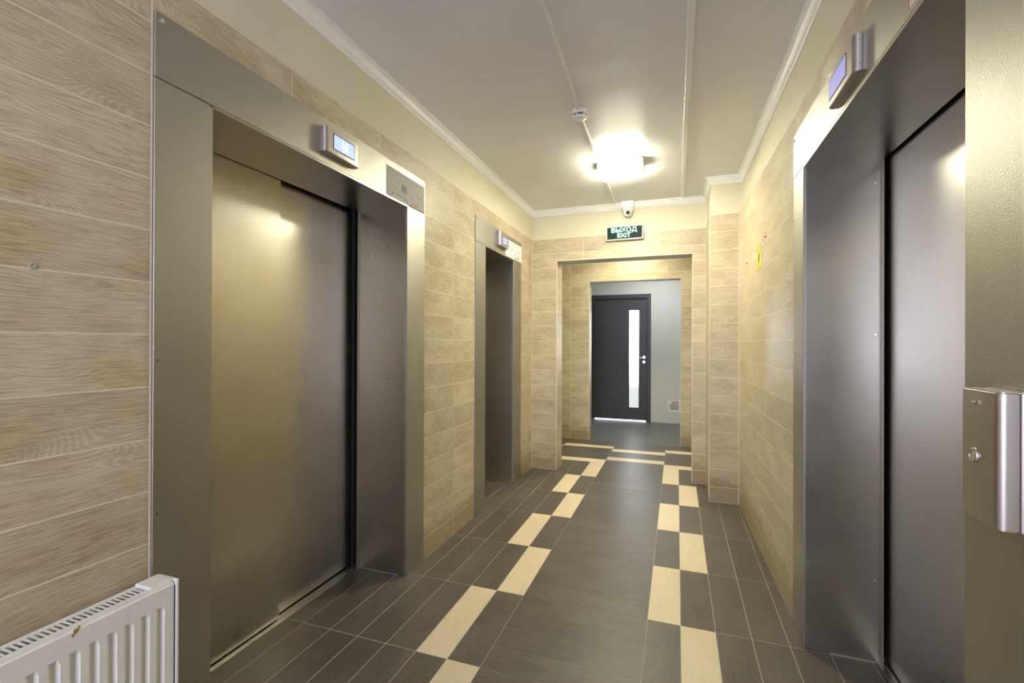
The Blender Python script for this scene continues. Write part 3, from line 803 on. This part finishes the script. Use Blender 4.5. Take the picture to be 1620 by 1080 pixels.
bm = bmesh.new(); cyl(bm, (-.548, Y3-.004, 1.130), .010, .040, 'y', 16); box(bm, -.665, -.545, Y3-.032, Y3-.018, 1.112, 1.130, .005, 2); smooth(obj('door_handle', bm, 'chrome', dr))
bm = bmesh.new(); cyl(bm, (-.548, Y3+.016, 1.048), .025, .010, 'y', 28); kr = smooth(obj('keyhole_rose', bm, 'chrome', dr))
obj('keyhole', bx(-.551, -.545, Y3+.009, Y3+.012, 1.036, 1.056), 'black', kr)
# bright ground outside, glimpsed under the leaf
struct(obj('landing', bx(-2.2, .4, Y3+.30, Y3+2.2, -.13, -.01), 'screed'))
area('landing_daylight', (-1.0, Y3+.55, .9), (R(180), 0, 0), 1.6, .8, 20, (.9, .95, 1)).rotation_euler = (R(-70), 0, 0)

# ------------------------------------------------------------------ radiator
ra = thing('radiator', 'white ribbed panel radiator in the lower left corner', 'radiator', (-1.395, .975, 0))
RZ0, RZ1, RL = .165, .672, 1.30
def rib_panel(xf, out):
    bm = bmesh.new(); pitch = .0405; n = int((RL-.08)/pitch); first = -.026
    # front sheet as a vertical-groove height profile between two smooth bands
    ys = [0.0, -.012]; xs = [0, 0]
    cols = [(-.004, 0)]
    y = -.030
    for i in range(n):
        cols += [(y, 0), (y-.006, -.009), (y-.013, -.009), (y-.024, 0)]; y -= pitch
    cols.append((-RL+.004, 0))
    zs = [(RZ0, 0), (RZ0+.055, 0), (RZ0+.068, 1), (RZ1-.068, 1), (RZ1-.055, 0), (RZ1-.006, 0), (RZ1, -.3)]
    grid = []
    for z, k in zs:
        row = []
        for (yy, dx) in cols:
            x_ = out*(dx*k if k >= 0 else -.005)
            row.append(bm.verts.new((xf+x_, yy, z)))
        grid.append(row)
    for a, b in zip(grid, grid[1:]):
        for i in range(len(cols)-1): bm.faces.new((a[i], a[i+1], b[i+1], b[i]))
    bmesh.ops.recalc_face_normals(bm, faces=bm.faces[:])
    return bm
fp = obj('front_panel', rib_panel(0, 1), 'white', ra)
m = fp.modifiers.new('thickness', 'SOLIDIFY'); m.thickness = .0015; m.offset = -1
bp = obj('rear_panel', bx(-.080, -.070, -RL+.004, -.004, RZ0, RZ1-.004, .002), 'white', ra)
bm = bmesh.new()
for i in range(31): yy = -.03-i*.0405; box(bm, -.068, -.012, yy-.008, yy, RZ0+.03, RZ1-.035)
cf = obj('convector_fins', bm, 'white', ra)
# top grille: rails plus one bar per slot
bm = bmesh.new(); box(bm, -.012, -.004, -RL+.004, -.004, RZ1-.012, RZ1+.001); box(bm, -.080, -.064, -RL+.004, -.004, RZ1-.012, RZ1+.001); box(bm, -.028, -.012, -RL+.004, -.004, RZ1-.006, RZ1+.001)
tg = obj('top_grille', bm, 'white', ra)
y = -.070
while y > -RL+.03:
    obj('grille_bar', bx(-.066, -.026, y-.0050, y, RZ1-.0015, RZ1), 'white', tg); y -= .0125
obj('slot_shade', bx(-.066, -.026, -RL+.02, -.05, RZ1-.030, RZ1-.024), 'ink', ra)  # black plate stands in for the shade below the grille slots
bm = bmesh.new(); box(bm, -.078, -.012, -.062, -.002, RZ1-.010, RZ1+.009, .003, 2)
obj('end_cap', bm, 'white', ra)
bm = bmesh.new(); box(bm, -.084, .004, 0, .009, RZ0+.01, RZ1+.006, .003, 2)
obj('side_cover', bm, 'white', ra)
obj('side_seam', bx(-.002, .0004, -.0022, .0005, RZ0+.02, RZ1-.012), 'rubber', ra)
bm = bmesh.new()
for (yy, z, s_) in ((-.242, RZ1-.006, .006), (-.248, RZ1-.014, .004), (-.236, RZ1+.0, .003)):
    cyl(bm, (.0004, yy, z), s_, .001, 'x', 7)
obj('rust_spot', bm, 'rust', ra)
obj('wall_bracket', bx(-.117, -.078, -.30, -.27, RZ0+.1, RZ1-.05), 'white', ra)
obj('wall_bracket', bx(-.117, -.078, -1.10, -1.07, RZ0+.1, RZ1-.05), 'white', ra)

# ------------------------------------------------------------------ call station on the near right jamb
cs = thing('call_station', 'brushed steel call station with keyhole and raised lettering on the right jamb', 'control panel', (.540, 1.05, 1.19))
z0, z1 = -.117, .111
def shell(x0, x1, ya, yb, r_, z0, z1, name, mat, tilt=0):
    """rounded outline in plan: x out (negative), near end at ya"""
    pts = []
    n = 8
    for k in range(n+1):
        a = R(90*k/n); pts.append((x0+r_-r_*math.sin(a)*1.0, ya+r_-r_*math.cos(a)))
    pts = [(x1, ya)]+pts
    for k in range(n+1):
        a = R(90*k/n); pts.append((x0+.005-.005*math.cos(a), yb-.005+.005*math.sin(a)))
    pts.append((x1, yb))
    bm = prism(bmesh.new(), pts, z0, z1)
    bmesh.ops.bevel(bm, geom=[e for e in bm.edges if abs(e.verts[0].co.z-e.verts[1].co.z) < 1e-6], offset=.0025, segments=3, affect='EDGES')
    return smooth(obj(name, bm, mat, cs), 40)
shell(-.0430, -.0155, -.060, .044, .012, z0, z1, 'cover', 'steel_box')
obj('seam', bx(-.0157, -.0138, -.0575, .042, z0+.002, z1-.002), 'rubber', cs)
shell(-.0140, 0, -.0605, .044, .004, z0-.001, z1+.001, 'back_box', 'steel_box')
me = text_mesh('OTIS', .0125, extrude=.0006, spacing=1.05)
o = obj('lettering', me, 'chrome', cs); o.location = (-.0432, .0, .088); o.rotation_euler = (R(90), 0, R(-90))
bm = lathe(bmesh.new(), [(.0085, 0), (.0125, 0), (.0135, .002), (.0125, .004), (.0095, .0045), (.0085, .003)], 32)
kr = smooth(obj('key_ring', bm, 'chrome', cs, (-.0430, .002, -.006), (0, R(-90), 0)), 50)
bm = bmesh.new(); cyl(bm, (-.0432, .002, -.006), .0085, .002, 'x', 24); obj('key_barrel', bm, 'ink', cs)
obj('key_slot', bx(-.0462, -.0442, .0008, .0032, -.0125, .0005), 'chrome', cs)

# ------------------------------------------------------------------ small wall fittings
bm = lathe(bmesh.new(), [(.001, 0), (.009, 0), (.009, .002), (.005, .0035), (.004, .002), (.001, .0020)], 24)
o = smooth(obj('wall_stud', bm, 'clear', None, (XL+.0004, .700, 1.567), (0, R(90), 0)), 60)
tag(o, 'small clear round stud on the oak tiles left of the near lift', 'stud')
for y, z, lab in ((3.318, 2.054, 'tiny black nail on the right wall, nearer the lift'), (4.02, 2.0, 'tiny black nail on the right wall, nearer the pier')):
    bm = bmesh.new(); cyl(bm, (0, 0, 0), .0025, .010, 'x', 8); cyl(bm, (-.005, 0, 0), .006, .002, 'x', 10)
    tag(obj('nail', bm, 'ink', None, (on_right(y)-.005, y, z)), lab, 'nail', 'nails on the right wall')
